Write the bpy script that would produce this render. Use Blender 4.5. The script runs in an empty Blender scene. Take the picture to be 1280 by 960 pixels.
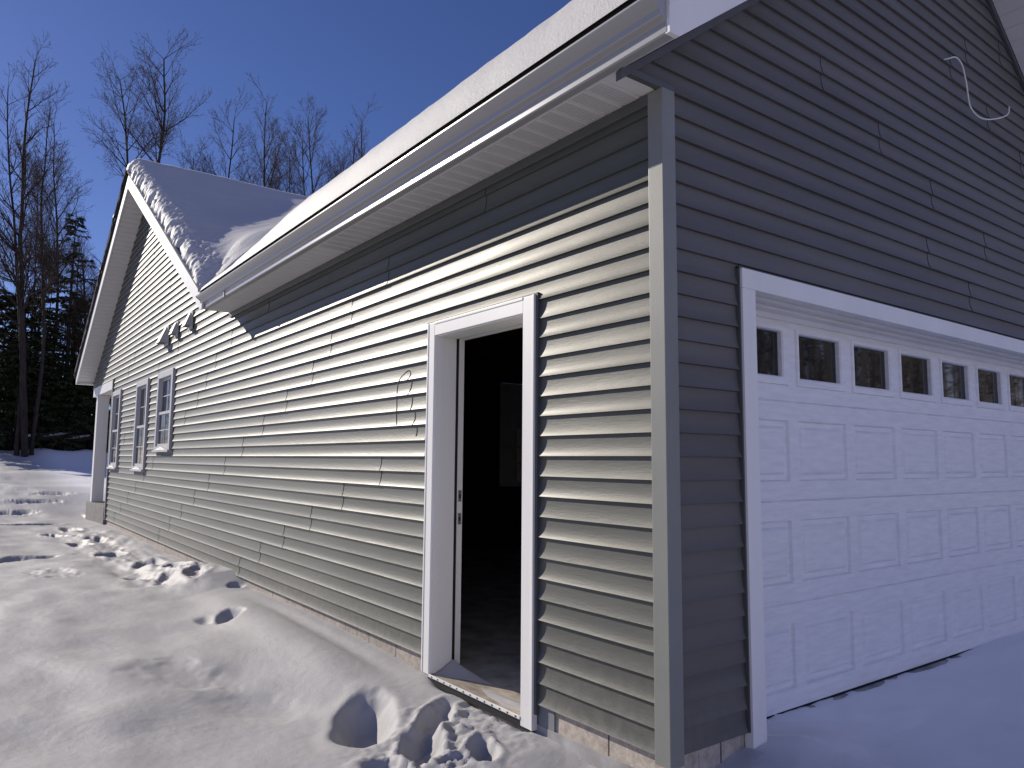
import bpy, bmesh, math, random

import numpy as np
from mathutils import Vector, Matrix

sc = bpy.context.scene
COL = sc.collection
R = math.radians
E = 0.1143            # siding exposure

# ------------------------------------------------------------------ helpers
class MB:
    def __init__(self):
        self.v = []; self.f = []; self.key = {}
    def vert(self, p):
        self.v.append((float(p[0]), float(p[1]), float(p[2]))); return len(self.v) - 1
    def kv(self, k, p):
        i = self.key.get(k)
        if i is None:
            i = self.vert(p); self.key[k] = i
        return i
    def face(self, *idx):
        self.f.append(tuple(idx))
    def quad(self, a, b, c, d):
        i = [self.vert(p) for p in (a, b, c, d)]; self.f.append(tuple(i))
    def box(self, x0, x1, y0, y1, z0, z1):
        n = len(self.v)
        for z in (z0, z1):
            for y in (y0, y1):
                for x in (x0, x1):
                    self.vert((x, y, z))
        for q in ((0, 2, 3, 1), (4, 5, 7, 6), (0, 1, 5, 4), (2, 6, 7, 3), (0, 4, 6, 2), (1, 3, 7, 5)):
            self.f.append(tuple(n + i for i in q))
        return self
    def extrude(self, prof, axis, a, b):
        """closed 2-D profile pushed along an axis (0,1,2) from a to b"""
        def P(uv, t):
            if axis == 0: return (t, uv[0], uv[1])
            if axis == 1: return (uv[0], t, uv[1])
            return (uv[0], uv[1], t)
        n = len(self.v); m = len(prof)
        for t in (a, b):
            for uv in prof: self.vert(P(uv, t))
        for i in range(m):
            j = (i + 1) % m
            self.f.append((n + i, n + j, n + m + j, n + m + i))
        self.f.append(tuple(n + i for i in range(m - 1, -1, -1)))
        self.f.append(tuple(n + m + i for i in range(m)))
        return self
    def tube(self, pts, rad, sides=5, cap=True):
        pts = [Vector(p) for p in pts]; n0 = len(self.v); N = len(pts)
        ref = Vector((0.31, 0.17, 0.93))
        for i, p in enumerate(pts):
            d = (pts[min(i + 1, N - 1)] - pts[max(i - 1, 0)])
            if d.length < 1e-9: d = Vector((0, 0, 1))
            d.normalize()
            a = d.cross(ref)
            if a.length < 0.05: a = d.cross(Vector((1, 0, 0)))
            a.normalize(); b = d.cross(a)
            r = rad[i] if hasattr(rad, '__len__') else rad
            for s in range(sides):
                t = 2 * math.pi * s / sides
                self.vert(p + (a * math.cos(t) + b * math.sin(t)) * r)
        for i in range(N - 1):
            for s in range(sides):
                s2 = (s + 1) % sides
                self.f.append((n0 + i * sides + s, n0 + i * sides + s2, n0 + (i + 1) * sides + s2, n0 + (i + 1) * sides + s))
        if cap:
            self.f.append(tuple(n0 + s for s in range(sides - 1, -1, -1)))
            self.f.append(tuple(n0 + (N - 1) * sides + s for s in range(sides)))
        return self
    def build(self, name, mat, parent=None, bevel=0.0, smooth=False, fixn=True, weld=False):
        me = bpy.data.meshes.new(name)
        me.from_pydata(self.v, [], self.f); me.update()
        if bevel > 0 or fixn or weld:
            bm = bmesh.new(); bm.from_mesh(me)
            if weld: bmesh.ops.remove_doubles(bm, verts=bm.verts, dist=1e-4)
            if fixn: bmesh.ops.recalc_face_normals(bm, faces=bm.faces)
            if bevel > 0:
                ed = [e for e in bm.edges if len(e.link_faces) == 2 and e.calc_face_angle(0) > 0.5]
                bmesh.ops.bevel(bm, geom=ed, offset=bevel, segments=2, profile=0.6, affect='EDGES', clamp_overlap=True)
            bm.to_mesh(me); bm.free()
        if smooth:
            me.polygons.foreach_set('use_smooth', [True] * len(me.polygons))
        me.materials.append(mat)
        o = bpy.data.objects.new(name, me); COL.objects.link(o)
        if parent is not None: o.parent = parent
        return o

def empty(name, loc=(0, 0, 0), rz=0.0):
    o = bpy.data.objects.new(name, None); COL.objects.link(o)
    o.location = loc; o.rotation_euler = (0, 0, rz); o.empty_display_size = 0.2
    return o

def tag(o, label=None, cat=None, group=None, kind=None):
    if label: o['label'] = label
    if cat: o['category'] = cat
    if group: o['group'] = group
    if kind: o['kind'] = kind
    return o

def copy_tree(o, parent=None):
    c = o.copy(); COL.objects.link(c)
    if parent is not None: c.parent = parent
    for ch in list(o.children): copy_tree(ch, c)
    return c

# value noise in numpy -----------------------------------------------------
def _hash(ix, iy, seed):
    h = (ix.astype(np.int64) * 374761393 + iy.astype(np.int64) * 668265263 + seed * 974634777) & 0xffffffff
    h = ((h ^ (h >> 13)) * 1274126177) & 0xffffffff
    h = h ^ (h >> 16)
    return (h & 0xffff) / 65535.0
def vn(x, y, seed=0):
    x = np.asarray(x, float); y = np.asarray(y, float)
    ix = np.floor(x); iy = np.floor(y); fx = x - ix; fy = y - iy
    ux = fx * fx * fx * (fx * (fx * 6 - 15) + 10); uy = fy * fy * fy * (fy * (fy * 6 - 15) + 10)
    a = _hash(ix, iy, seed); b = _hash(ix + 1, iy, seed); c = _hash(ix, iy + 1, seed); d = _hash(ix + 1, iy + 1, seed)
    return (a + (b - a) * ux) * (1 - uy) + (c + (d - c) * ux) * uy - 0.5
def fbm(x, y, seed, oct=4, gain=0.5):
    s = 0; a = 1.0
    for i in range(oct):
        s = s + a * vn(x * 2 ** i + 17.3 * i, y * 2 ** i - 9.1 * i, seed + i); a *= gain
    return s
def sstep(a, b, x):
    t = np.clip((x - a) / (b - a), 0, 1); return t * t * (3 - 2 * t)

# ------------------------------------------------------------------ materials
def new_mat(name):
    m = bpy.data.materials.new(name); m.use_nodes = True
    nt = m.node_tree; b = nt.nodes['Principled BSDF']
    return m, nt, b
def nd(nt, typ, **kw):
    n = nt.nodes.new(typ)
    for k, v in kw.items():
        if k in n.inputs: n.inputs[k].default_value = v
        else: setattr(n, k, v)
    return n
def coords(nt, scale=(1, 1, 1)):
    tc = nt.nodes.new('ShaderNodeTexCoord'); mp = nt.nodes.new('ShaderNodeMapping')
    mp.inputs['Scale'].default_value = scale
    nt.links.new(tc.outputs['Object'], mp.inputs['Vector']); return mp.outputs['Vector']
def ramp(nt, src, stops):
    r = nt.nodes.new('ShaderNodeValToRGB'); cr = r.color_ramp
    while len(cr.elements) < len(stops): cr.elements.new(0.5)
    for e, (p, c) in zip(cr.elements, stops):
        e.position = p; e.color = (c[0], c[1], c[2], 1)
    nt.links.new(src, r.inputs['Fac']); return r.outputs['Color']
def noise(nt, vec, scale, detail=4, rough=0.55):
    n = nt.nodes.new('ShaderNodeTexNoise'); n.inputs['Scale'].default_value = scale
    n.inputs['Detail'].default_value = detail; n.inputs['Roughness'].default_value = rough
    nt.links.new(vec, n.inputs['Vector']); return n.outputs['Fac']
def bump(nt, b, h, strength, dist, prev=None):
    n = nt.nodes.new('ShaderNodeBump'); n.inputs['Strength'].default_value = strength
    n.inputs['Distance'].default_value = dist
    nt.links.new(h, n.inputs['Height'])
    if prev is not None: nt.links.new(prev, n.inputs['Normal'])
    nt.links.new(n.outputs['Normal'], b.inputs['Normal']); return n.outputs['Normal']

def plain(name, col, rough=0.5, var=0.12, scale=6.0, spec=0.5, bstr=0.0, bscale=60, stretch=(1, 1, 1), metallic=0.0):
    m, nt, b = new_mat(name)
    v = coords(nt, stretch)
    f = noise(nt, v, scale, 5)
    lo = tuple(c * (1 - var) for c in col); hi = tuple(min(1, c * (1 + var)) for c in col)
    nt.links.new(ramp(nt, f, [(0.3, lo), (0.7, hi)]), b.inputs['Base Color'])
    b.inputs['Roughness'].default_value = rough; b.inputs['Specular IOR Level'].default_value = spec
    b.inputs['Metallic'].default_value = metallic
    if bstr > 0: bump(nt, b, noise(nt, v, bscale, 4), bstr, 0.004)
    return m

def siding_mat(name, stretch, col=(0.096, 0.102, 0.092)):
    m, nt, b = new_mat(name)
    v = coords(nt, stretch)
    f = noise(nt, v, 5.0, 6, 0.6)
    base = ramp(nt, f, [(0.3, tuple(c * 0.88 for c in col)), (0.7, tuple(c * 1.1 for c in col))])
    tone = ramp(nt, noise(nt, coords(nt, (0.35, 0.35, 4.4)), 1.0, 1), [(0.35, (0.86, 0.87, 0.88)), (0.65, (1.08, 1.07, 1.05))])
    m1 = nt.nodes.new('ShaderNodeMix'); m1.data_type = 'RGBA'; m1.blend_type = 'MULTIPLY'; m1.inputs[0].default_value = 1.0
    nt.links.new(base, m1.inputs[6]); nt.links.new(tone, m1.inputs[7])
    tcz = nt.nodes.new('ShaderNodeTexCoord'); spz = nt.nodes.new('ShaderNodeSeparateXYZ'); nt.links.new(tcz.outputs['Object'], spz.inputs[0])
    dz = nt.nodes.new('ShaderNodeMapRange'); dz.inputs['From Min'].default_value = 0.45; dz.inputs['From Max'].default_value = -0.05
    nt.links.new(spz.outputs['Z'], dz.inputs['Value'])
    dm = nt.nodes.new('ShaderNodeMath'); dm.operation = 'MULTIPLY'; nt.links.new(dz.outputs['Result'], dm.inputs[0])
    nt.links.new(ramp(nt, noise(nt, coords(nt), 14, 5, 0.7), [(0.42, (0, 0, 0)), (0.62, (0.55, 0.55, 0.55))]), dm.inputs[1])
    m2 = nt.nodes.new('ShaderNodeMix'); m2.data_type = 'RGBA'; nt.links.new(dm.outputs[0], m2.inputs[0])
    nt.links.new(m1.outputs[2], m2.inputs[6]); m2.inputs[7].default_value = (0.17, 0.155, 0.135, 1)
    nt.links.new(m2.outputs[2], b.inputs['Base Color'])
    rr = nt.nodes.new('ShaderNodeMapRange'); rr.inputs['To Min'].default_value = 0.41; rr.inputs['To Max'].default_value = 0.60
    b.inputs['Coat Weight'].default_value = 0.14; b.inputs['Coat Roughness'].default_value = 0.28
    b.inputs['Specular Tint'].default_value = (0.95, 0.90, 0.84, 1)
    nt.links.new(noise(nt, v, 9.0, 5, 0.6), rr.inputs['Value']); nt.links.new(rr.outputs['Result'], b.inputs['Roughness'])
    b.inputs['Specular IOR Level'].default_value = 0.36
    n1 = bump(nt, b, noise(nt, v, 60, 6, 0.75), 0.5, 0.003)
    v2 = coords(nt, (1, 1, 1))
    bump(nt, b, noise(nt, v2, 1.6, 1, 0.4), 0.12, 0.02, n1)
    return m

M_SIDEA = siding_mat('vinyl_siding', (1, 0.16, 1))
M_SIDEB = siding_mat('vinyl_siding_front', (0.16, 1, 1), (0.125, 0.120, 0.114))  # same siding, colour lightened to offset the shade on the front
M_POST = plain('grey_vinyl_trim', (0.21, 0.215, 0.20), 0.5, 0.06, 4, 0.5, 0.12, 90)
M_JTRIM = plain('dark_vinyl_channel', (0.085, 0.088, 0.09), 0.5, 0.06, 4)
M_WHITE = plain('white_trim', (0.80, 0.79, 0.765), 0.45, 0.05, 3, 0.4, 0.06, 40, (1, 1, 0.2))
M_SOFFIT = plain('white_soffit', (0.72, 0.71, 0.69), 0.5, 0.04, 3)
M_GUTTER = plain('white_aluminium', (0.34, 0.335, 0.335), 0.28, 0.05, 5, 1.0, 0.05, 6, (1, 0.15, 1))
M_SHINGLE = plain('black_shingle', (0.016, 0.016, 0.018), 0.9, 0.3, 40)
M_BLACK = plain('black_gap', (0.008, 0.008, 0.009), 0.8, 0.2, 10)
M_METAL = plain('bare_metal', (0.42, 0.41, 0.40), 0.38, 0.15, 30, metallic=0.9)
M_DARKMETAL = plain('dark_slot', (0.03, 0.03, 0.03), 0.5)
M_TAPE = plain('grey_flashing', (0.20, 0.21, 0.23), 0.6, 0.1, 20)
M_WOOD = plain('raw_osb', (0.36, 0.31, 0.26), 0.8, 0.40, 14, 0.3, 0.3, 30, (1, 0.4, 1))
M_STUD = plain('raw_wood', (0.16, 0.11, 0.07), 0.85, 0.25, 9, 0.2, 0.2, 30, (1, 1, 0.15))
M_DRYWALL = plain('grey_panel', (0.62, 0.62, 0.63), 0.8, 0.1, 4)
M_SUNPATCH = plain('sun_patch_paint', (0.93, 0.90, 0.80), 0.7, 0.06, 9)
M_CABLE = plain('white_cable_sheath', (0.70, 0.70, 0.68), 0.4, 0.05, 30)
M_WIRE = plain('dark_wire', (0.012, 0.012, 0.012), 0.6, 0.1, 30)
M_HOOD = plain('grey_vent_plastic', (0.50, 0.50, 0.48), 0.5, 0.08, 20)
M_SLAB = plain('concrete_slab', (0.36, 0.35, 0.34), 0.85, 0.35, 5, 0.3, 0.2, 20)
M_PORCH = plain('porch_concrete', (0.22, 0.21, 0.20), 0.85, 0.25, 8, 0.3, 0.3, 20)

def foundation_mat():
    m, nt, b = new_mat('concrete_block')
    tc = nt.nodes.new('ShaderNodeTexCoord')
    sp = nt.nodes.new('ShaderNodeSeparateXYZ'); nt.links.new(tc.outputs['Object'], sp.inputs[0])
    ad = nt.nodes.new('ShaderNodeMath'); nt.links.new(sp.outputs['X'], ad.inputs[0]); nt.links.new(sp.outputs['Y'], ad.inputs[1])
    cb = nt.nodes.new('ShaderNodeCombineXYZ'); nt.links.new(ad.outputs[0], cb.inputs['X']); nt.links.new(sp.outputs['Z'], cb.inputs['Y'])
    br = nt.nodes.new('ShaderNodeTexBrick'); nt.links.new(cb.outputs[0], br.inputs['Vector'])
    br.inputs['Scale'].default_value = 1.0; br.inputs['Brick Width'].default_value = 0.45; br.inputs['Row Height'].default_value = 0.24
    br.inputs['Mortar Size'].default_value = 0.006; br.inputs['Mortar Smooth'].default_value = 0.3
    br.inputs['Color1'].default_value = (0.50, 0.44, 0.38, 1); br.inputs['Color2'].default_value = (0.40, 0.355, 0.31, 1)
    br.inputs['Mortar'].default_value = (0.07, 0.06, 0.055, 1)
    v = coords(nt)
    f = noise(nt, v, 22, 6, 0.7)
    mx = nt.nodes.new('ShaderNodeMix'); mx.data_type = 'RGBA'; mx.blend_type = 'MULTIPLY'; mx.inputs[0].default_value = 1.0
    nt.links.new(br.outputs['Color'], mx.inputs[6])
    nt.links.new(ramp(nt, f, [(0.3, (0.62, 0.60, 0.58)), (0.62, (1.1, 1.1, 1.1))]), mx.inputs[7])
    nt.links.new(mx.outputs[2], b.inputs['Base Color']); b.inputs['Roughness'].default_value = 0.9
    iv = nt.nodes.new('ShaderNodeMath'); iv.operation = 'SUBTRACT'
    nt.links.new(f, iv.inputs[0]); nt.links.new(br.outputs['Fac'], iv.inputs[1])
    bump(nt, b, iv.outputs[0], 0.5, 0.006)
    return m
M_BLOCK = foundation_mat()

def snow_mat(name, col=(0.435, 0.425, 0.43), rough_snow=False):
    m, nt, b = new_mat(name)
    v = coords(nt)
    f = noise(nt, v, 1.6, 4)
    nt.links.new(ramp(nt, f, [(0.3, tuple(c * 0.96 for c in col)), (0.7, tuple(min(1, c * 1.02) for c in col))]), b.inputs['Base Color'])
    b.inputs['Roughness'].default_value = 0.62
    b.inputs['Specular IOR Level'].default_value = 0.35
    n1 = bump(nt, b, noise(nt, v, 38 if not rough_snow else 30, 6, 0.72), 0.30 if not rough_snow else 0.42, 0.012)
    bump(nt, b, noise(nt, v, 210, 4, 0.7), 0.55, 0.004, n1)
    return m
M_SNOW = snow_mat('fresh_snow')
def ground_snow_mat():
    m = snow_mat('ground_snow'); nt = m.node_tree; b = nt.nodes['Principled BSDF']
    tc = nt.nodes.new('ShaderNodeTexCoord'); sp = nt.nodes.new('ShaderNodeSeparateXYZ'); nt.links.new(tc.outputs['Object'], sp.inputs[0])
    mr = nt.nodes.new('ShaderNodeMapRange'); mr.interpolation_type = 'SMOOTHSTEP'  # snow colour made paler towards the garage to lighten its shade
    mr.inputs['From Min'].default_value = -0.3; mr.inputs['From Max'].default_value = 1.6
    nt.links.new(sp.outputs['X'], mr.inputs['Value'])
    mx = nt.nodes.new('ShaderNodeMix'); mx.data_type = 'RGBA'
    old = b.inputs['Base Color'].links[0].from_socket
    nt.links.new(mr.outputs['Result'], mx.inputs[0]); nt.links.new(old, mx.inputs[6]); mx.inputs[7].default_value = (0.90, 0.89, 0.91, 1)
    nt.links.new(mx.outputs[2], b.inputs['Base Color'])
    return m
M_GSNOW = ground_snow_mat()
M_RSNOW = snow_mat('roof_snow_surface', (0.56, 0.55, 0.54), True)

def door_mat():
    m, nt, b = new_mat('embossed_white_steel')
    v = coords(nt, (0.22, 1, 1.6))
    f = noise(nt, v, 22, 5, 0.6)
    nt.links.new(ramp(nt, f, [(0.35, (0.74, 0.74, 0.75)), (0.65, (0.84, 0.84, 0.85))]), b.inputs['Base Color'])
    b.inputs['Roughness'].default_value = 0.42
    n1 = bump(nt, b, f, 0.55, 0.006)
    v2 = coords(nt, (0.35, 1, 1))
    bump(nt, b, noise(nt, v2, 9, 3, 0.5), 0.3, 0.008, n1)
    return m
M_DOOR = door_mat()

def glass_mat(name, tint=(0.01, 0.011, 0.012)):
    m, nt, b = new_mat(name)
    v = coords(nt)
    nt.links.new(ramp(nt, noise(nt, v, 3, 2), [(0.3, tint), (0.7, tuple(c * 1.5 for c in tint))]), b.inputs['Base Color'])
    b.inputs['Roughness'].default_value = 0.03; b.inputs['Specular IOR Level'].default_value = 0.5
    b.inputs['IOR'].default_value = 1.48
    bump(nt, b, noise(nt, v, 2.5, 2), 0.05, 0.01)
    return m
M_FRAME = plain('window_vinyl', (0.48, 0.48, 0.49), 0.5, 0.05, 3)
M_GLASS = glass_mat('window_glass')

def bark_mat(name, lo, hi):
    m, nt, b = new_mat(name)
    v = coords(nt, (1, 1, 0.25))
    nt.links.new(ramp(nt, noise(nt, v, 9, 5, 0.7), [(0.3, lo), (0.7, hi)]), b.inputs['Base Color'])
    b.inputs['Roughness'].default_value = 0.95; b.inputs['Specular IOR Level'].default_value = 0.15
    return m
M_BARK = bark_mat('grey_bark', (0.020, 0.016, 0.014), (0.06, 0.048, 0.042))
M_TWIG = bark_mat('twig_bark', (0.05, 0.037, 0.029), (0.11, 0.083, 0.066))
M_NEEDLE = bark_mat('evergreen_needles', (0.020, 0.027, 0.014), (0.075, 0.085, 0.040))
M_DARKBARK = bark_mat('dark_bark', (0.018, 0.014, 0.012), (0.05, 0.04, 0.034))
M_LITWOODS = bark_mat('lit_woods_mass', (0.05, 0.045, 0.04), (0.24, 0.205, 0.175))  # bark lightened to look sunlit in the garage window reflections
M_WOODS = bark_mat('woods_mass', (0.015, 0.013, 0.012), (0.085, 0.075, 0.066))

# ------------------------------------------------------------------ the house
house = tag(empty('house', (0, 0, 0)), 'newly built house with grey lap siding, white trim and attached garage under a snowy roof', 'house')

def z_mainR(z): return 7.2 + (z - 3.2) / 0.57          # gable siding limits on the long wall
def z_mainL(z): return 19.35 - (z - 3.2) / 0.57

DOOR = (0.99, 2.20, -0.3, 2.31)
WINS = [(10.16, 11.28, 1.47, 2.765), (12.10, 13.16, 1.13, 2.765), (14.89, 15.90, 1.13, 2.765)]

PROF = [0.0, 0.025, 0.07, 0.13, 0.20, 0.29, 0.40, 0.55, 0.75, 1.0]
def offs(h, even):
    if even: return 0.0195 * (1 - h) ** 3.0 + 0.0008
    return 0.0175 * (1 - h) ** 2.5 + 0.0008

def build_siding(name, mat, limits, holes, seams, point, k0, k1, far_low):
    """limits(z)->(u0,u1) in order along the wall; point(u,o,z)->xyz; seams(pair)->sorted u list"""
    mb = MB(); caps = []
    for k in range(k0, k1):
        even = (k % 2 == 0)
        rows = [(-1, 0.0)] + [(j, h) for j, h in enumerate(PROF)]
        sm = seams(k // 2)
        for ri in range(len(rows) - 1):
            (ja, ha), (jb, hb) = rows[ri], rows[ri + 1]
            za, zb = (k + ha) * E, (k + hb) * E
            zm = (za + zb) / 2
            La, Lb = limits(za if ja >= 0 else za + 1e-4), limits(zb)
            if La is None or Lb is None: continue
            segs = [[0.0, 1.0, None, None]]
            cuts = sorted(set([s for s in sm]))
            # break into intervals between holes
            ivs = [(min(La[0], Lb[0]), max(La[1], Lb[1]))]
            for (a, b, c, d) in holes:
                if c < zm < d:
                    nv = []
                    for (p, q) in ivs:
                        if b <= p or a >= q: nv.append((p, q))
                        else:
                            if a > p: nv.append((p, a))
                            if b < q: nv.append((b, q))
                    ivs = nv
            for (p, q) in ivs:
                bounds = [p] + [c for c in cuts if p + 0.03 < c < q - 0.03] + [q]
                for bi in range(len(bounds) - 1):
                    u0, u1 = bounds[bi], bounds[bi + 1]
                    # panel index for the lift of lapped ends
                    def lift(u, mid):
                        prev = max([c for c in cuts if c <= mid], default=mid - 3.0)
                        nxt = min([c for c in cuts if c > mid], default=prev + 4.25)
                        t = min(1, max(0, (u - prev) / max(0.5, nxt - prev)))
                        return 0.0034 * ((1 - t) if far_low else t)
                    mid = (u0 + u1) / 2
                    pts = []
                    for (uu, hh, jj, zz, L) in ((u0, ha, ja, za, La), (u1, ha, ja, za, La), (u1, hb, jb, zb, Lb), (u0, hb, jb, zb, Lb)):
                        u = min(max(uu, L[0]), L[1])
                        o = -0.0015 if jj < 0 else offs(hh, even)
                        if jj >= 0: o += lift(u, mid)
                        zq = zz + (0.0015 if jj < 0 else 0)
                        pts.append(mb.kv((k, jj, round(u, 4), bi), point(u, o, zq)))
                    if len(set(pts)) < 4: continue
                    mb.face(*pts)
                    # end cap at the lapped end
                    if ja >= 0 and ((far_low and bi > 0) or (not far_low and bi < len(bounds) - 2)):
                        uu = u0 if far_low else u1
                        if min(La[0], Lb[0]) + 0.02 < uu < max(La[1], Lb[1]) - 0.02:
                            caps.append(len(mb.f)); mb.quad(point(uu, offs(ha, even) - 0.001, za), point(uu, offs(ha, even) + 0.0034, za),
                                    point(uu, offs(hb, even) + 0.0034, zb), point(uu, offs(hb, even) - 0.001, zb))
    o = mb.build(name, mat, house, smooth=True, fixn=False)
    me = o.data
    # sharp lips stay crisp
    me.materials.append(M_BLACK)
    for ci in caps: me.polygons[ci].material_index = 1  # lapped ends coloured black for the shade at each seam
    bm = bmesh.new(); bm.from_mesh(me); bmesh.ops.recalc_face_normals(bm, faces=bm.faces)
    for e in bm.edges:
        if len(e.link_faces) == 2 and e.calc_face_angle(0) > R(40): e.smooth = False
    bm.to_mesh(me); bm.free()
    return o

XB = 0.0195
def limA(z):
    if z < 3.085: return (0.06, 16.07)
    if z < 3.2: return (0.06, 19.2)
    if z > 6.65: return None
    a, b = z_mainR(z), z_mainL(z)
    return (a, b) if b - a > 0.02 else None
rs = random.Random(5)
SPEC_A = {10: 4.02, 11: 3.59, 12: 2.91, 13: 1.53}
def seamsA(p):
    base = SPEC_A.get(p, 6.45 - 0.7 * p + rsj[p % 40])
    return [u for u in (base + 4.27 * n for n in range(-5, 9)) if (1.2 if p < 13 else 0.3) < u < 19]
rsj = [rs.uniform(-0.06, 0.06) for _ in range(60)]
for i in range(9): rsj[i] = 0.0
sidA = build_siding('siding', M_SIDEA, limA, [DOOR] + WINS, seamsA, lambda u, o, z: (XB - o, u, z), 0, 59, True)
sidA['label'] = 'grey lap siding of the long sunlit side wall'

GD_X0, GD_X1 = 0.715, 6.215
def limB(z):
    lo = -0.02 if z < 3.195 else (z - 3.352) / 0.75
    if z < 3.195: lo = 0.084
    else: lo = max(lo, -0.275)
    hi = 6.86 if z < 3.2 else 4.161 + (5.317 - z) / 0.79
    return (lo, hi) if hi - lo > 0.03 else None
SEAM_B = {11: 3.51, 12: 2.84, 13: 3.85, 14: 2.95, 15: 2.21, 16: 1.51, 17: 4.73, 18: 4.06, 19: 3.39}
def seamsB(p):
    b = SEAM_B.get(p)
    if b is None: return [] if p < 11 else [2.2 + (p * 0.7) % 2.5]
    return [u for u in (b, b + 4.27) if u < 6.7]
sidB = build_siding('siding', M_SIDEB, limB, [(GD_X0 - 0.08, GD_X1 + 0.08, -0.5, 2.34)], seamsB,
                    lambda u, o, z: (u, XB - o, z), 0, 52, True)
sidB['label'] = 'dark lap siding of the shaded garage front and its gable'

# corner post
mb = MB()
prof = [(-0.012, -0.024), (0.082, -0.024), (0.082, -0.012), (0.074, -0.008), (0.074, 0.03), (0.03, 0.03), (0.03, 0.062), (-0.002, 0.062), (-0.005, 0.072), (-0.012, 0.072)]
mb.extrude(prof, 2, -0.035, 3.188); mb.build('corner_post', M_POST, house, bevel=0.0035)
# far corner post by the porch
mb = MB(); mb.box(-0.020, 0.08, 16.0, 16.075, -0.02, 3.08); mb.build('corner_post', M_POST, house, bevel=0.004)

# frieze channel below the soffits
mb = MB(); mb.box(-0.012, 0.02, 0.0725, 7.25, 3.130, 3.186); mb.build('trim_channel', M_JTRIM, house, bevel=0.004)
mb = MB()
def slab_quad(mb, p0, p1, dz, y0, y1):
    mb.extrude([(p0[0], p0[1]), (p1[0], p1[1]), (p1[0], p1[1] + dz), (p0[0], p0[1] + dz)], 1, y0, y1)
slab_quad(mb, (-0.285, 3.138), (3.42, 5.917), 0.048, -0.014, 0.02)
slab_quad(mb, (3.42, 5.917), (6.9, 3.17), 0.048, -0.014, 0.02)
mb.box(-0.283, 0.084, -0.016, 0.018, 3.186, 3.222)
mb.build('trim_channel', M_JTRIM, house, bevel=0.003)
# dark channel around the pork chop and its thin back
mb = MB(); mb.extrude([(-0.283, 3.2), (0.0, 3.2), (0.02, 3.36), (-0.0, 3.35)], 1, 0.0185, 0.03); mb.build('eave_return', M_JTRIM, house)

# foundation
mb = MB(); mb.box(0.032, 0.25, 0.035, 1.07, -1.2, 0.012); mb.box(0.032, 0.25, 2.135, 16.1, -1.2, 0.012); mb.box(0.032, 0.25, 1.0705, 2.1345, -1.2, -0.126)
mb.build('foundation', M_BLOCK, house)
mb = MB(); mb.box(0.252, 0.61, 0.034, 0.25, -1.2, 0.012); mb.build('foundation', M_BLOCK, house)
mb = MB(); mb.box(6.30, 6.9, 0.034, 0.25, -1.2, 0.012); mb.build('foundation', M_BLOCK, house)
mb = MB(); mb.box(0.022, 0.031, 0.83, 0.965, -0.30, -0.002); mb.build('flashing_patch', M_TAPE, house)

# soffit of the garage eave: ribbed panels, vent slots
mb = MB()
y = 0.0
rib = 0.128
while y < 7.25:
    y1 = min(y + rib, 7.25)
    mb.extrude([(y, 3.192), (y1 - 0.016, 3.192), (y1 - 0.012, 3.198), (y1 - 0.004, 3.198), (y1, 3.192), (y1, 3.204), (y, 3.204)], 0, -0.286, 0.015)
    y = y1
soff = mb.build('soffit', M_SOFFIT, house)
mb = MB()
y = 0.13
while y < 3.6:
    for q in range(5):
        yy = y + 0.014 + q * 0.019
        for s in range(22):
            x = -0.265 + s * 0.0115
            mb.box(x, x + 0.0035, yy, yy + 0.012, 3.1905, 3.1921)
    y += rib
sv = mb.build('vent_slot', plain('soffit_slot', (0.33, 0.33, 0.34), 0.8), soff, fixn=False); tag(sv, kind='stuff')

# fascia + gutter
mb = MB(); mb.box(-0.286, -0.262, -0.33, 7.22, 3.206, 3.40); mb.build('fascia', M_WHITE, house)
G = [(-0.288, 3.191), (-0.333, 3.191), (-0.340, 3.197), (-0.340, 3.249), (-0.346, 3.253), (-0.371, 3.262), (-0.376, 3.267),
     (-0.379, 3.292), (-0.385, 3.296), (-0.403, 3.3085), (-0.419, 3.3215), (-0.431, 3.333), (-0.433, 3.336), (-0.433, 3.345), (-0.415, 3.345), (-0.410, 3.340), (-0.288, 3.340)]
mb = MB(); mb.extrude(G, 1, -0.345, 7.215)
gut = mb.build('gutter', M_GUTTER, house)
mb = MB(); mb.extrude([(u + (0.004 if u > -0.3 else -0.003), w - 0.002) for u, w in G], 1, 7.205, 7.222); mb.build('end_cap', M_GUTTER, gut)
mb = MB(); mb.box(-0.352, -0.340, 6.28, 6.30, 3.186, 3.262); mb.box(-0.345, -0.325, 6.27, 6.31, 3.184, 3.190); mb.build('gutter_bracket', M_METAL, gut)
for yy in (1.15, 1.9, 2.8, 3.9, 5.2):
    MB().box(-0.3425, -0.3398, yy, yy + 0.007, 3.222, 3.229).build('rivet', M_METAL, gut)

# rake boards -- garage gable
mb = MB()
mb.extrude([(-0.338, 3.189), (-0.275, 3.189), (3.43, 5.925), (3.43, 6.175), (-0.338, 3.395)], 1, -0.362, -0.338)
gr1 = mb.build('rake_board', M_WHITE, house)
mb = MB(); mb.extrude([(3.43, 5.925), (7.28, 2.965), (7.28, 3.205), (3.43, 6.175)], 1, -0.362, -0.338); mb.build('rake_board', M_WHITE, house)
mb = MB(); mb.extrude([(-0.34, 3.310), (3.43, 6.092), (3.43, 6.100), (-0.34, 3.318)], 1, -0.366, -0.3625); mb.build('rake_bead', M_WHITE, gr1)
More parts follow.
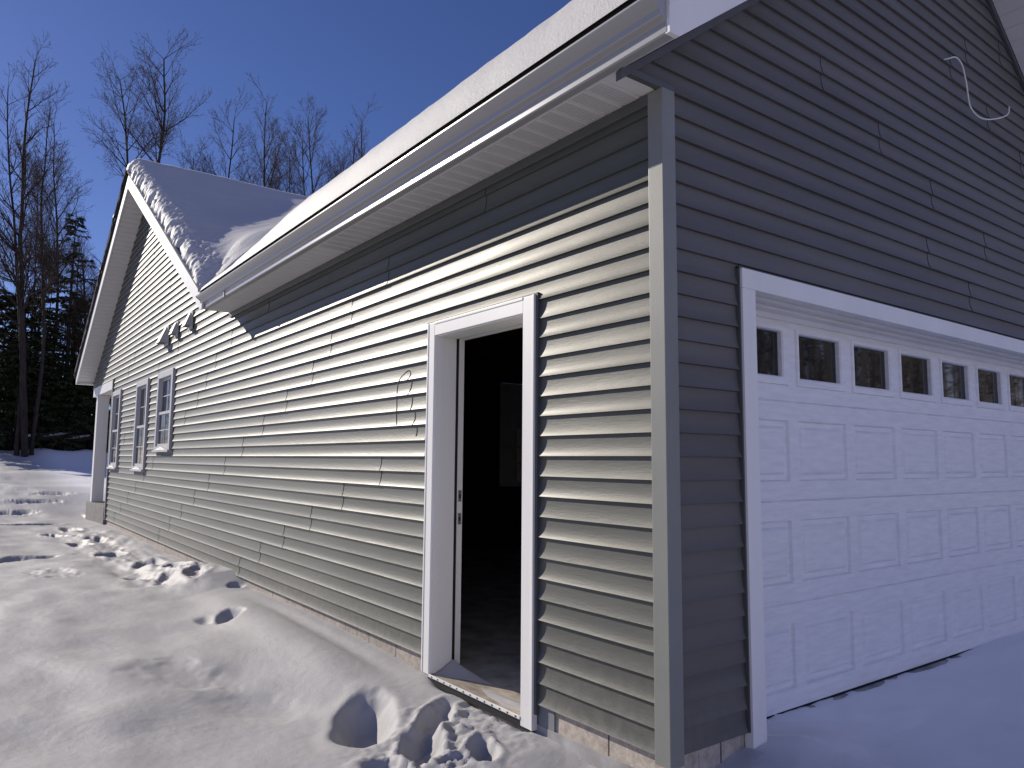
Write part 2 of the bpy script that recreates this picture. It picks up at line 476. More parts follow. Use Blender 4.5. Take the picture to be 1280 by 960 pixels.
# rake soffits -- garage gable (ribbed)
mb = MB()
def sloped_soffit(mb, x0, z0, x1, z1, y0, y1, n):
    for i in range(n):
        a, b = i / n, (i + 0.93) / n
        for (p, q, dz) in ((a, b, 0.0), (b, (i + 1) / n, 0.006)):
            xa, za = x0 + (x1 - x0) * p, z0 + (z1 - z0) * p + dz
            xb_, zb = x0 + (x1 - x0) * q, z0 + (z1 - z0) * q + dz
            mb.extrude([(xa, za), (xb_, zb), (xb_, zb + 0.012), (xa, za + 0.012)], 1, y0, y1)
sloped_soffit(mb, -0.27, 3.200, 3.42, 5.968, -0.337, -0.0145, 36)
mb.build('soffit', M_SOFFIT, house)
mb = MB(); sloped_soffit(mb, 3.42, 5.968, 7.2, 3.02, -0.337, -0.0145, 36); mb.build('soffit', M_SOFFIT, house)

# main gable rake boards, shingle edge, soffits
AP_Y = 13.28
def rk(y): return 3.19 + (min(y, 2 * AP_Y - y) - 7.2) * 0.555
mb = MB(); mb.extrude([(7.17, 3.185), (7.24, 3.185), (AP_Y, rk(AP_Y)), (AP_Y, rk(AP_Y) + 0.25), (7.17, 3.41)], 0, -0.372, -0.348); mb.build('rake_board', M_WHITE, house)
mb = MB(); mb.extrude([(AP_Y, rk(AP_Y)), (19.32, 3.185), (19.40, 3.185), (19.40, 3.41), (AP_Y, rk(AP_Y) + 0.25)], 0, -0.372, -0.348); mb.build('rake_board', M_WHITE, house)
def soffY(mb, ya, za, yb, zb, x0, x1, n):
    for i in range(n):
        a, b = i / n, (i + 0.9) / n
        for (p, q, dz) in ((a, b, 0.0), (b, (i + 1) / n, 0.008)):
            y0, z0 = ya + (yb - ya) * p, za + (zb - za) * p + dz
            y1, z1 = ya + (yb - ya) * q, za + (zb - za) * q + dz
            mb.extrude([(y0, z0), (y1, z1), (y1, z1 + 0.012), (y0, z0 + 0.012)], 0, x0, x1)
mb = MB(); soffY(mb, 7.26, 3.215, AP_Y, rk(AP_Y) + 0.015, -0.347, 0.02, 50); mb.build('soffit', M_SOFFIT, house)
mb = MB(); soffY(mb, AP_Y, rk(AP_Y) + 0.015, 19.30, 3.20, -0.347, 0.02, 50); mb.build('soffit', M_SOFFIT, house)
mb = MB(); mb.box(-0.346, 0.02, 19.20, 19.395, 3.187, 3.197); mb.build('eave_return', M_WHITE, house)
mb = MB(); mb.box(0.0, 12.2, 19.36, 19.40, 3.187, 3.40); mb.build('fascia', M_WHITE, house)

# roof deck + shingles (dark sheets under the snow)
def zg(x): return 3.385 + 0.74 * (min(x, 6.86 - x) + 0.37)
def zm(y): return 3.405 + 0.57 * (min(y, 2 * AP_Y - y) - 7.2)
mb = MB()
T = 0.05; TM = 0.085
for (xa, xb2) in ((-0.40, 3.43), (3.43, 7.30)):
    mb.extrude([(xa, zg(xa)), (xb2, zg(xb2)), (xb2, zg(xb2) + T), (xa, zg(xa) + T)], 1, -0.385, 7.19)
    xi = 0.25 if xa < 0 else xa; xo = xb2 if xa < 0 else 6.6
    mb.extrude([(xi, zg(xi) - .001), (xo, zg(xo) - .001), (xo, zg(xo) + T - .001), (xi, zg(xi) + T - .001)], 1, 7.191, 12.0)
rf = mb.build('roof', M_SHINGLE, house); rf['label'] = 'dark shingled garage roof under snow'
mb = MB()
for (ya, yb) in ((7.16, AP_Y), (AP_Y, 19.45)):
    mb.extrude([(ya, zm(ya)), (yb, zm(yb)), (yb, zm(yb) + TM), (ya, zm(ya) + TM)], 0, -0.400, 12.3)
mb.build('roof', M_SHINGLE, house)

# remaining outer walls so the house is a closed volume
M_WALLB = siding_mat('plain_siding', (0.2, 0.2, 1))
mb = MB()
mb.box(6.80, 6.95, 0.02, 7.2, -0.1, 3.25)
mb.box(6.96, 12.0, 7.2, 7.3, -0.1, 3.30)
mb.box(11.9, 12.0, 7.31, 16.0, -0.1, 3.30)
mb.box(0.1, 11.89, 15.95, 16.05, -0.1, 3.30)
mb.build('outer_wall', M_WALLB, house)
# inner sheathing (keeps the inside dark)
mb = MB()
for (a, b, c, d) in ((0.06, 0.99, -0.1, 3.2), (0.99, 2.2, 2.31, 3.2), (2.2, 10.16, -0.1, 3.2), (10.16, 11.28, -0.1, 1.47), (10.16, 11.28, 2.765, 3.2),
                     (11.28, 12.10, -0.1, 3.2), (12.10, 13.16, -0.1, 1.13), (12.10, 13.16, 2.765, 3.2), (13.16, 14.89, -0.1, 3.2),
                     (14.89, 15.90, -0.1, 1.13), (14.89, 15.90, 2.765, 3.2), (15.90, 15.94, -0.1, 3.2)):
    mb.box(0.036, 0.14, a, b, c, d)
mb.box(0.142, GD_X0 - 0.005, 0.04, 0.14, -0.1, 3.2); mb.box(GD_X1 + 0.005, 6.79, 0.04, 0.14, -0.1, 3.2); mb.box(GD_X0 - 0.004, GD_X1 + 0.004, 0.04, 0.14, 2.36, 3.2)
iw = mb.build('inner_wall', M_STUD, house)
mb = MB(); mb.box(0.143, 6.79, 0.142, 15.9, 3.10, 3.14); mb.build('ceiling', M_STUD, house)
mb = MB(); mb.box(0.02, 6.82, 0.15, 15.9, -0.4, -0.118); mb.build('garage_floor', M_SLAB, house)
# back partition of the garage with a grey panelled opening and sill seen through the doorway
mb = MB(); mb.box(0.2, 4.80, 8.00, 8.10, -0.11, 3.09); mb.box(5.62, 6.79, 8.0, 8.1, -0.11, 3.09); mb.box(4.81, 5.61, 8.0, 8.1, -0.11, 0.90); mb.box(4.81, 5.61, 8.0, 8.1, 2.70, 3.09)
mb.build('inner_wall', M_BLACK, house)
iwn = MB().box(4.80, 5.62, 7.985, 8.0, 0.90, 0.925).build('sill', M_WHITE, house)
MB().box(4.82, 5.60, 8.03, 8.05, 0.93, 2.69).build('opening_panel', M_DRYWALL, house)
mb = MB()
for (za, zb) in ((0.94, 1.24), (1.26, 1.52), (1.56, 1.86)):
    mb.extrude([(5.20, za + 0.05), (5.55, za - 0.02), (5.55, zb - 0.02), (5.20, zb + 0.05)], 1, 8.012, 8.028)
mb.build('sun_patch_panel', M_SUNPATCH, house)  # pale strips painted in for a sunlit patch inside the opening

# ---- entry doorway
df = empty('door_frame'); df.parent = house
def casing(mb, sgn=1): pass
XF = -0.013
mb = MB(); mb.box(XF, 0.022, 2.118, 2.212, -0.105, 2.320); mb.box(XF - 0.004, 0.022, 2.196, 2.213, -0.104, 2.319); mb.build('casing', M_WHITE, df, bevel=0.003)
mb = MB(); mb.box(XF, 0.022, 0.978, 1.088, -0.150, 2.320); mb.box(XF - 0.0045, 0.022, 0.977, 0.994, -0.149, 2.322); mb.build('casing', M_WHITE, df, bevel=0.003)
mb = MB(); mb.box(XF + 0.0005, 0.021, 1.0885, 2.1175, 2.224, 2.3195); mb.box(XF - 0.004, 0.02, 1.0885, 2.1175, 2.304, 2.3215); mb.build('casing', M_WHITE, df, bevel=0.003)
mb = MB(); mb.box(0.0, 0.055, 2.108, 2.1175, -0.10, 2.2235); mb.box(0.056, 0.170, 2.112, 2.13, -0.10, 2.2235); mb.build('jamb', M_WHITE, df, bevel=0.002)
mb = MB(); mb.box(0.190, 0.240, 2.114, 2.13, -0.10, 2.2235); jl = mb.build('jamb', M_WHITE, df, bevel=0.002)
mb = MB(); mb.box(0.170, 0.190, 2.109, 2.13, -0.10, 2.2235); mb.build('weatherstrip', M_BLACK, df)
mb = MB(); mb.box(0.0, 0.240, 1.076, 1.0875, -0.10, 2.2235); mb.build('jamb', M_WHITE, df, bevel=0.002)
mb = MB(); mb.box(0.0, 0.170, 1.088, 2.108, 2.215, 2.2235); mb.box(0.190, 0.240, 1.088, 2.108, 2.213, 2.223); mb.build('head_jamb', M_WHITE, df, bevel=0.002)
for zc in (1.09, 0.93):
    mb = MB(); mb.box(0.203, 0.230, 2.1115, 2.1142, zc - 0.04, zc + 0.04); sp = mb.build('strike_plate', M_METAL, df)
    mb = MB(); mb.box(0.210, 0.223, 2.1105, 2.1117, zc - 0.016, zc + 0.012)
    o = mb.build('latch_hole', M_DARKMETAL, df)
# sill: raw subfloor, nail-strip nosing
MB().box(-0.008, 0.24, 1.0885, 2.108, -0.125, -0.103).build('threshold', M_WOOD, df)
mb = MB(); mb.box(-0.018, -0.0085, 1.0895, 2.1075, -0.116, -0.098); nose = mb.build('sill_nosing', M_WHITE, df, bevel=0.002)
for i in range(13):
    yy = 1.12 + i * 0.078; MB().box(-0.020, -0.0175, yy, yy + 0.013, -0.111, -0.103).build('nail_hole', M_BLACK, nose)
MB().box(-0.004, 0.02, 1.0, 2.14, -0.165, -0.1255).build('sill_gap', M_BLACK, df)
# dark J channel on the shaded side of the casing
MB().box(-0.004, 0.0165, 0.958, 0.9765, -0.06, 2.33).build('trim_channel', M_JTRIM, df)
MB().box(-0.006, 0.0165, 0.958, 2.235, 2.3225, 2.331).build('trim_channel', M_SIDEA, df)

# ---- side windows
for (a, b, c, d) in WINS:
    w = empty('window'); w.parent = house
    mb = MB()
    fw = 0.10
    mb.box(-0.028, 0.03, a, a + fw, c, d); mb.box(-0.028, 0.03, b - fw, b, c, d)
    mb.box(-0.027, 0.03, a + fw, b - fw, d - fw, d); mb.box(-0.027, 0.03, a + fw, b - fw, c, c + 0.055)
    mb.build('frame', M_FRAME, w, bevel=0.004)
    MB().box(-0.055, 0.03, a - 0.015, b + 0.015, c - 0.035, c - 0.001).build('sill', M_FRAME, w, bevel=0.004)
    ia, ib, ic, id_ = a + fw, b - fw, c + 0.055, d - fw
    zmid = (ic + id_) / 2 - 0.03
    mb = MB()     # lower sash nearer the face, upper sash behind
    for (x0, x1, z0, z1) in ((-0.006, 0.022, ic, zmid + 0.035), (0.024, 0.05, zmid - 0.01, id_)):
        s = 0.045
        mb.box(x0, x1, ia, ia + s, z0, z1); mb.box(x0, x1, ib - s, ib, z0, z1)
        mb.box(x0 + 0.001, x1 - 0.001, ia + s, ib - s, z0, z0 + s); mb.box(x0 + 0.001, x1 - 0.001, ia + s, ib - s, z1 - s, z1)
    mb.build('sash', M_FRAME, w, bevel=0.003)
    mb = MB(); mb.quad((0.012, ia + .03, ic + .03), (0.012, ib - .03, ic + .03), (0.012, ib - .03, zmid), (0.012, ia + .03, zmid))
    mb.build('pane', M_GLASS, w)
    mb = MB(); mb.quad((0.04, ia + .03, zmid), (0.04, ib - .03, zmid), (0.04, ib - .03, id_ - .03), (0.04, ia + .03, id_ - .03))
    mb.build('pane', M_GLASS, w)
    mb = MB()
    zq = (zmid + id_) / 2; ym = (ia + ib) / 2
    mb.box(0.034, 0.039, ia + .045, ib - .045, zq - .008, zq + .008); mb.box(0.034, 0.039, ym - .008, ym + .008, zmid + .04, id_ - .045)
    zq = (zmid + ic) / 2
    mb.box(0.006, 0.011, ia + .045, ib - .045, zq - .008, zq + .008); mb.box(0.006, 0.011, ym - .008, ym + .008, ic + .045, zmid - .02)
    mb.build('muntin', M_FRAME, w)

# ---- vent hoods under the eave corner
for (yc, zc, s, lb) in ((10.90, 3.37, 1.1, None), (10.19, 3.39, 0.78, None), (9.29, 3.40, 0.85, None)):
    mb = MB()
    hw, H, P = 0.12 * s, 0.24 * s, 0.13 * s
    top, bot = zc + H * 0.5, zc - H * 0.5
    # wedge: flat back, sloped front, open below
    A = [(-0.004, yc - hw * .55, top), (-0.004, yc + hw * .55, top), (-0.03, yc + hw * .55, top), (-0.03, yc - hw * .55, top),
         (-0.004, yc - hw, bot), (-0.004, yc + hw, bot), (-P, yc + hw, bot), (-P, yc - hw, bot)]
    n = [mb.vert(p) for p in A]
    for q in ((0, 1, 2, 3), (2, 1, 5, 6), (3, 2, 6, 7), (0, 3, 7, 4), (0, 4, 5, 1)): mb.face(*[n[i] for i in q])
    h = mb.build('vent_hood', M_HOOD, house)
    mb = MB(); mb.box(-0.012, 0.004, yc - hw * 1.15, yc + hw * 1.15, bot - 0.04, top + 0.03); mb.build('mounting_plate', M_HOOD, h)
    mb = MB(); mb.quad((-0.014, yc - hw * .95, bot + .02), (-0.014, yc + hw * .95, bot + .02), (-P * .9, yc + hw * .95, bot + .02), (-P * .9, yc - hw * .95, bot + .02))
    mb.build('flap', M_DARKMETAL, h)

# ---- porch
MB().box(0.0, 0.25, 18.22, 18.47, 0.262, 2.86).build('porch_post', M_WHITE, house, bevel=0.006)
MB().box(-0.02, 0.27, 18.20, 18.49, 2.80, 2.86).build('post_cap', M_WHITE, house, bevel=0.006)
MB().box(0.01, 0.24, 16.08, 19.15, 2.862, 3.082).build('porch_beam', M_WHITE, house, bevel=0.004)
MB().box(0.25, 11.8, 16.08, 19.15, 3.05, 3.09).build('porch_ceiling', M_SOFFIT, house)
MB().box(-0.03, 11.8, 16.09, 18.85, -0.6, 0.258).build('porch_floor', M_PORCH, house, bevel=0.01)
for xx in (4.0, 8.0, 11.5):
    MB().box(xx, xx + 0.25, 18.22, 18.47, 0.262, 2.86).build('porch_post', M_WHITE, house, bevel=0.006)
MB().box(0.25, 11.8, 18.23, 18.46, 2.863, 3.045).build('porch_beam', M_WHITE, house)

# ---- garage door
YD = 0.27
gd = empty('garage_door'); gd.parent = house
P0, PP, PW = 0.866, 0.6644, 0.5746
Z0, SH = -0.107, 0.6096
XL, XR = GD_X0 + 0.001, GD_X1 - 0.001
def section(i):
    mb = MB(); za, zb = Z0 + i * SH, Z0 + (i + 1) * SH
    e = 0.006
    win = (i == 3)
    pa, pb = (1.821, 2.186) if win else (za + 0.115, zb - 0.112)
    xs = [XL] + [v for k in range(8) for v in (P0 + k * PP, P0 + k * PP + PW)] + [XR]
    def q(x0, x1, z0, z1, y0=YD): mb.quad((x0, y0, z0), (x1, y0, z0), (x1, y0, z1), (x0, y0, z1))
    q(XL, XR, za + e, pa); q(XL, XR, pb, zb - e)
    # tongue and groove edges
    for (z1, z2) in ((za, za + e), (zb, zb - e)):
        mb.quad((XL, YD + 0.010, z1), (XR, YD + 0.010, z1), (XR, YD, z2), (XL, YD, z2))
    for k in range(0, len(xs) - 1, 2): q(xs[k], xs[k + 1], pa, pb)
    if not win:
        for k in range(8):
            x0, x1 = P0 + k * PP, P0 + k * PP + PW
            rings = [(0, 0), (0.006, -0.003), (0.014, 0.016), (0.042, 0.018), (0.056, 0.003), (0.064, 0.0), (0.07, 0.001)]
            pr = None
            for (ins, dy) in rings:
                cur = [(x0 + ins, YD + dy, pa + ins), (x1 - ins, YD + dy, pa + ins), (x1 - ins, YD + dy, pb - ins), (x0 + ins, YD + dy, pb - ins)]
                if pr:
                    for a in range(4): mb.quad(pr[a], pr[(a + 1) % 4], cur[(a + 1) % 4], cur[a])
                pr = cur
            mb.quad(*pr)
    return mb
for i in range(4):
    section(i).build('door_section', M_DOOR, gd, fixn=False)
MB().box(XL, XR, YD + 0.02, YD + 0.03, Z0 + 0.004, Z0 + 4 * SH - 0.72).build('door_back', M_DOOR, gd)
MB().box(XL, XR, YD + 0.002, YD + 0.04, Z0 - 0.045, Z0 - 0.001).build('bottom_seal', M_BLACK, gd)
for k in range(8):
    x0, x1 = P0 + k * PP, P0 + k * PP + PW
    mb = MB()
    za, zb = 1.821, 2.186
    gx0, gx1, gz0, gz1 = x0 + 0.032, x1 - 0.062, za + 0.054, zb - 0.030
    rings = [((x0, x1, za, zb), YD + 0.001), ((x0 + .004, x1 - .004, za + .004, zb - .004), YD - 0.014), ((gx0 - .008, gx1 + .008, gz0 - .008, gz1 + .008), YD - 0.014),
             ((gx0, gx1, gz0, gz1), YD - 0.004), ((gx0 + .002, gx1 - .002, gz0 + .002, gz1 - .002), YD + 0.03)]
    pr = None
    for ((a, b, c, d), yy) in rings:
        cur = [(a, yy, c), (b, yy, c), (b, yy, d), (a, yy, d)]
        if pr:
            for t in range(4): mb.quad(pr[t], pr[(t + 1) % 4], cur[(t + 1) % 4], cur[t])
        pr = cur
    wf = mb.build('window_frame', M_DOOR, gd, fixn=False)
    mb = MB(); mb.quad((gx0, YD + 0.022, gz0), (gx1, YD + 0.022, gz0), (gx1, YD + 0.022, gz1), (gx0, YD + 0.022, gz1))
    mb.build('window_pane', M_GLASS, gd, fixn=False)

gt = empty('garage_trim'); gt.parent = house
MB().box(0.602, GD_X0, -0.022, 0.03, -0.20, 2.268).build('side_board', M_WHITE, gt, bevel=0.003)
MB().box(GD_X1, GD_X1 + 0.113, -0.022, 0.03, -0.20, 2.268).build('side_board', M_WHITE, gt, bevel=0.003)
MB().box(0.601, GD_X1 + 0.114, -0.0225, 0.03, 2.2685, 2.376).build('head_board', M_WHITE, gt, bevel=0.003)
MB().box(0.694, GD_X0 + 0.003, 0.031, 0.262, -0.20, 2.30).build('jamb', M_WHITE, gt)
MB().box(GD_X1 - 0.003, GD_X1 + 0.02, 0.031, 0.262, -0.20, 2.30).build('jamb', M_WHITE, gt)
MB().box(GD_X0 + 0.0035, GD_X1 - 0.0035, 0.031, 0.262, 2.285, 2.32).build('head_jamb', M_WHITE, gt)
mb = MB(); mb.box(GD_X0 + 0.0035, GD_X1 - 0.0035, 0.10, 0.150, 2.266, 2.2845); mb.box(GD_X0 + 0.0035, GD_X1 - 0.0035, 0.17, 0.245, 2.252, 2.2845)
mb.extrude([(0.235, 2.2515), (0.262, 2.225), (0.2615, 2.2515)], 0, GD_X0 + .004, GD_X1 - .004)
mb.build('door_stop', M_WHITE, gt, bevel=0.002)
MB().box(0.592, 0.6015, -0.008, 0.0165, 0.0, 2.385).build('trim_channel', M_JTRIM, gt)
MB().box(0.592, GD_X1 + 0.12, -0.010, 0.0165, 2.3765, 2.386).build('trim_channel', M_JTRIM, gt)

# ------------------------------------------------------------------ loose things on the walls
cab = MB()
pts = [(3.262, 0.01, 4.47), (3.285, -0.02, 4.475), (3.34, -0.05, 4.49), (3.41, -0.06, 4.455), (3.455, -0.06, 4.38), (3.485, -0.06, 4.29), (3.50, -0.06, 4.205), (3.53, -0.06, 4.14), (3.60, -0.07, 4.095),
       (3.69, -0.08, 4.085), (3.80, -0.09, 4.105), (3.92, -0.09, 4.145), (4.05, -0.09, 4.195), (4.16, -0.09, 4.245), (4.215, -0.09, 4.29), (4.235, -0.09, 4.345)]
def smooth_path(p, n=4):
    out = []
    P = [Vector(q) for q in p]
    for i in range(len(P) - 1):
        p0, p1, p2, p3 = P[max(i - 1, 0)], P[i], P[i + 1], P[min(i + 2, len(P) - 1)]
        for k in range(n):
            t = k / n
            out.append(0.5 * ((2 * p1) + (p2 - p0) * t + (2 * p0 - 5 * p1 + 4 * p2 - p3) * t * t + (3 * p1 - p0 - 3 * p2 + p3) * t ** 3))
    out.append(P[-1]); return out
cab.tube(smooth_path(pts), 0.0060, 8)
tag(cab.build('electrical_cable', M_CABLE, smooth=True), 'white electrical cable curling out of the dark garage gable siding', 'cable')
wr = MB()
pts = [(0.02, 2.522, 2.012), (-0.006, 2.535, 2.0), (-0.03, 2.60, 1.94), (-0.043, 2.605, 1.84), (-0.052, 2.585, 1.75), (-0.058, 2.575, 1.68), (-0.062, 2.562, 1.60)]
wr.tube(smooth_path(pts, 5), 0.0042, 6)
tag(wr.build('loose_wire', M_WIRE, smooth=True), 'thin dark wire sticking out of the sunlit siding left of the doorway', 'wire')

# ------------------------------------------------------------------ roof snow
def roof_snow():
    xs = np.concatenate([np.linspace(-0.43, 0.20, 48), np.linspace(0.25, 3.2, 50), np.linspace(3.3, 7.32, 40), np.linspace(7.5, 12.3, 24)])
    ys = np.concatenate([np.linspace(-0.39, 0.1, 14), np.linspace(0.15, 7.0, 130), np.linspace(7.03, 13.2, 330), np.linspace(13.28, 19.46, 110)])
    X, Y = np.meshgrid(xs, ys, indexing='ij')
    g = 3.385 + 0.74 * (np.minimum(X, 6.86 - X) + 0.37) + T
    m = 3.405 + 0.57 * (np.minimum(Y, 2 * AP_Y - Y) - 7.2) + TM
    inG = (X <= 7.31) & (Y < 12.2); inM = (Y >= 7.15)
    g2 = np.where(inG, g, -9); m2 = np.where(inM, m, -9)
    base = np.maximum(g2, m2)
    k = 1.3
    d = np.abs(g2 - m2)
    soft = np.where(inG & inM, np.maximum(k - d, 0) ** 2 / (4 * k), 0)
    rakefr = fbm(X * 5, Y * 5.5, 31, 4, 0.6)
    edgex = X + 0.41 + np.where(Y > 7.2, 0.05 * rakefr - 0.012, 0.012 * fbm(X, Y * 2.2, 8, 2))
    edge = np.minimum(edgex, Y + 0.385)
    edge = np.where(X > 7.0, np.minimum(edge, np.where(Y < 7.2, 7.31 - X, Y - 7.15)), edge)
    edge = np.minimum(edge, 19.45 - Y); edge = np.minimum(edge, 12.3 - X)
    R0 = np.where(Y > 7.2, 0.20 + 0.12 * (1 - sstep(7.4, 12.5, Y)) + 0.12 * np.exp(-np.maximum(Y - 7.2, 0) / 0.9), 0.15 + 0.39 * np.exp(-np.maximum(7.2 - Y, 0) / 1.2))
    t = np.clip(edge / R0, 0, 1)
    prof = np.sqrt(np.maximum(0, 1 - (1 - t) ** 2))
    thick = (0.215 + 0.06 * sstep(8, 9.5, Y)) * (1 - 0.72 * sstep(3.6, 6.9, Y) * (1 - sstep(7.0, 7.7, Y))) + 0.02 * fbm(X * 0.9, Y * 0.9, 3, 3) + 0.010 * fbm(X * 5, Y * 5, 13, 3)
    face = (1 - t) * t * 4
    Z = base + (thick + soft * sstep(-0.3, 0.5, X)) * prof + face * np.where(Y > 7.3, 0.040 * fbm(X * 15, Y * 12, 77, 3, 0.7), 0.010 * fbm(X * 10, Y * 9, 78, 3))
    apex = np.exp(-((Y - AP_Y) / 0.5) ** 2)
    Z = Z - apex * 0.03
    Z = np.where(t <= 0.0, base - 0.012, Z)
    nx, ny = X.shape
    ok = inG | inM
    idx = np.arange(nx * ny).reshape(nx, ny)
    v = np.stack([X, Y, Z], -1).reshape(-1, 3)
    f = []
    okq = ok[:-1, :-1] & ok[1:, :-1] & ok[:-1, 1:] & ok[1:, 1:]
    a = idx[:-1, :-1][okq]; b = idx[1:, :-1][okq]; c = idx[1:, 1:][okq]; dd = idx[:-1, 1:][okq]
    f = np.stack([a, b, c, dd], -1)
    return v, f
def np_mesh(name, v, f, mat, smooth=True):
    used = np.unique(f); remap = -np.ones(len(v), int); remap[used] = np.arange(len(used))
    v = v[used]; f = remap[f]
    me = bpy.data.meshes.new(name)
    me.vertices.add(len(v)); me.vertices.foreach_set('co', v.astype(np.float32).ravel())
    me.loops.add(f.size); me.loops.foreach_set('vertex_index', f.astype(np.int32).ravel())
    me.polygons.add(len(f)); me.polygons.foreach_set('loop_start', np.arange(0, f.size, f.shape[1], dtype=np.int32))
    me.polygons.foreach_set('loop_total', np.full(len(f), f.shape[1], np.int32))
    me.update(calc_edges=True); me.validate()
    if smooth: me.polygons.foreach_set('use_smooth', np.ones(len(f), bool))
    me.materials.append(mat)
    o = bpy.data.objects.new(name, me); COL.objects.link(o); return o
v, f = roof_snow()
rsn = np_mesh('roof_snow', v, f, M_RSNOW)
tag(rsn, 'thick white layer of snow lying over the house and garage roofs', 'snow layer')

# ------------------------------------------------------------------ ground snow
CY = [-4, -1, 0, .3, .54, .76, .96, 1.5, 2.04, 2.23, 2.48, 2.8, 3.2, 3.7, 4.2, 4.8, 5.5, 6.0, 6.25, 6.68, 7.2, 7.7, 8.7, 10.2, 11.8, 14.2, 16, 18.6, 22]
CZ = [-.25, -.22, -.20, -.2, -.197, -.165, -.155, -.148, -.14, -.13, -.12, -.105, -.095, -.08, -.075, -.075, -.075, -.08, -.06, .05, .05, .01, -.10, -.12, -.10, -.10, -.10, -.10, -.05]
FOOT = [  # x, y, rx, ry, rot, depth, rim
    (-0.60, 1.86, 0.17, 0.33, -0.5, 0.16, 0.016), (-0.30, 1.52, 0.085, 0.20, -0.9, 0.085, 0.018), (-0.52, 1.30, 0.10, 0.22, -0.5, 0.11, 0.022),
    (-0.33, 0.99, 0.07, 0.14, -0.4, 0.08, 0.018), (-0.80, 1.18, 0.09, 0.13, 0.3, 0.06, 0.015),
    (-0.52, 4.92, 0.12, 0.20, -0.3, 0.11, 0.0), (-0.70, 5.02, 0.07, 0.13, 0.2, 0.04, 0.0), (-0.24, 8.2, 0.11, 0.42, 0.0, 0.13, 0.03),
    (-0.40, 9.3, 0.14, 0.35, 0.1, 0.10, 0.02), (-0.62, 10.9, 0.15, 0.40, 0.1, 0.13, 0.03), (-0.28, 7.15, 0.13, 0.30, -0.2, 0.09, 0.02), (-0.52, 7.6, 0.12, 0.32, -0.2, 0.07, 0.01),
    (-0.70, 8.3, 0.14, 0.30, 0.0, 0.06, 0.01), (-0.08, 6.22, 0.10, 0.12, 0.0, 0.05, 0.0),
    (-0.85, 12.6, 0.14, 0.35, 0.2, 0.10, 0.02), (-0.55, 13.2, 0.14, 0.35, 0.2, 0.08, 0.02), (-1.05, 14.6, 0.15, 0.40, 0.3, 0.10, 0.02), (-0.7, 15.6, 0.15, 0.40, 0.1, 0.08, 0.02),
    (-1.5, 16.9, 0.6, 0.16, 0.0, 0.13, 0.02), (-0.9, 22.5, 0.6, 0.3, 0.0, 0.12, 0.02), (-0.3, 24, 0.5, 0.3, 0.0, 0.10, 0.02), (-1.4, 20.5, 0.5, 0.25, 0.1, 0.10, 0.02),
    (-1.55, 9.4, 0.25, 0.5, 0.3, 0.05, 0.0), (-1.95, 11.5, 0.8, 0.22, 0.1, 0.07, 0.0), (-1.3, 3.6, 0.25, 0.5, 0.4, 0.025, 0.0), (-1.0, 2.6, 0.2, 0.45, 0.5, 0.03, 0.0),
]
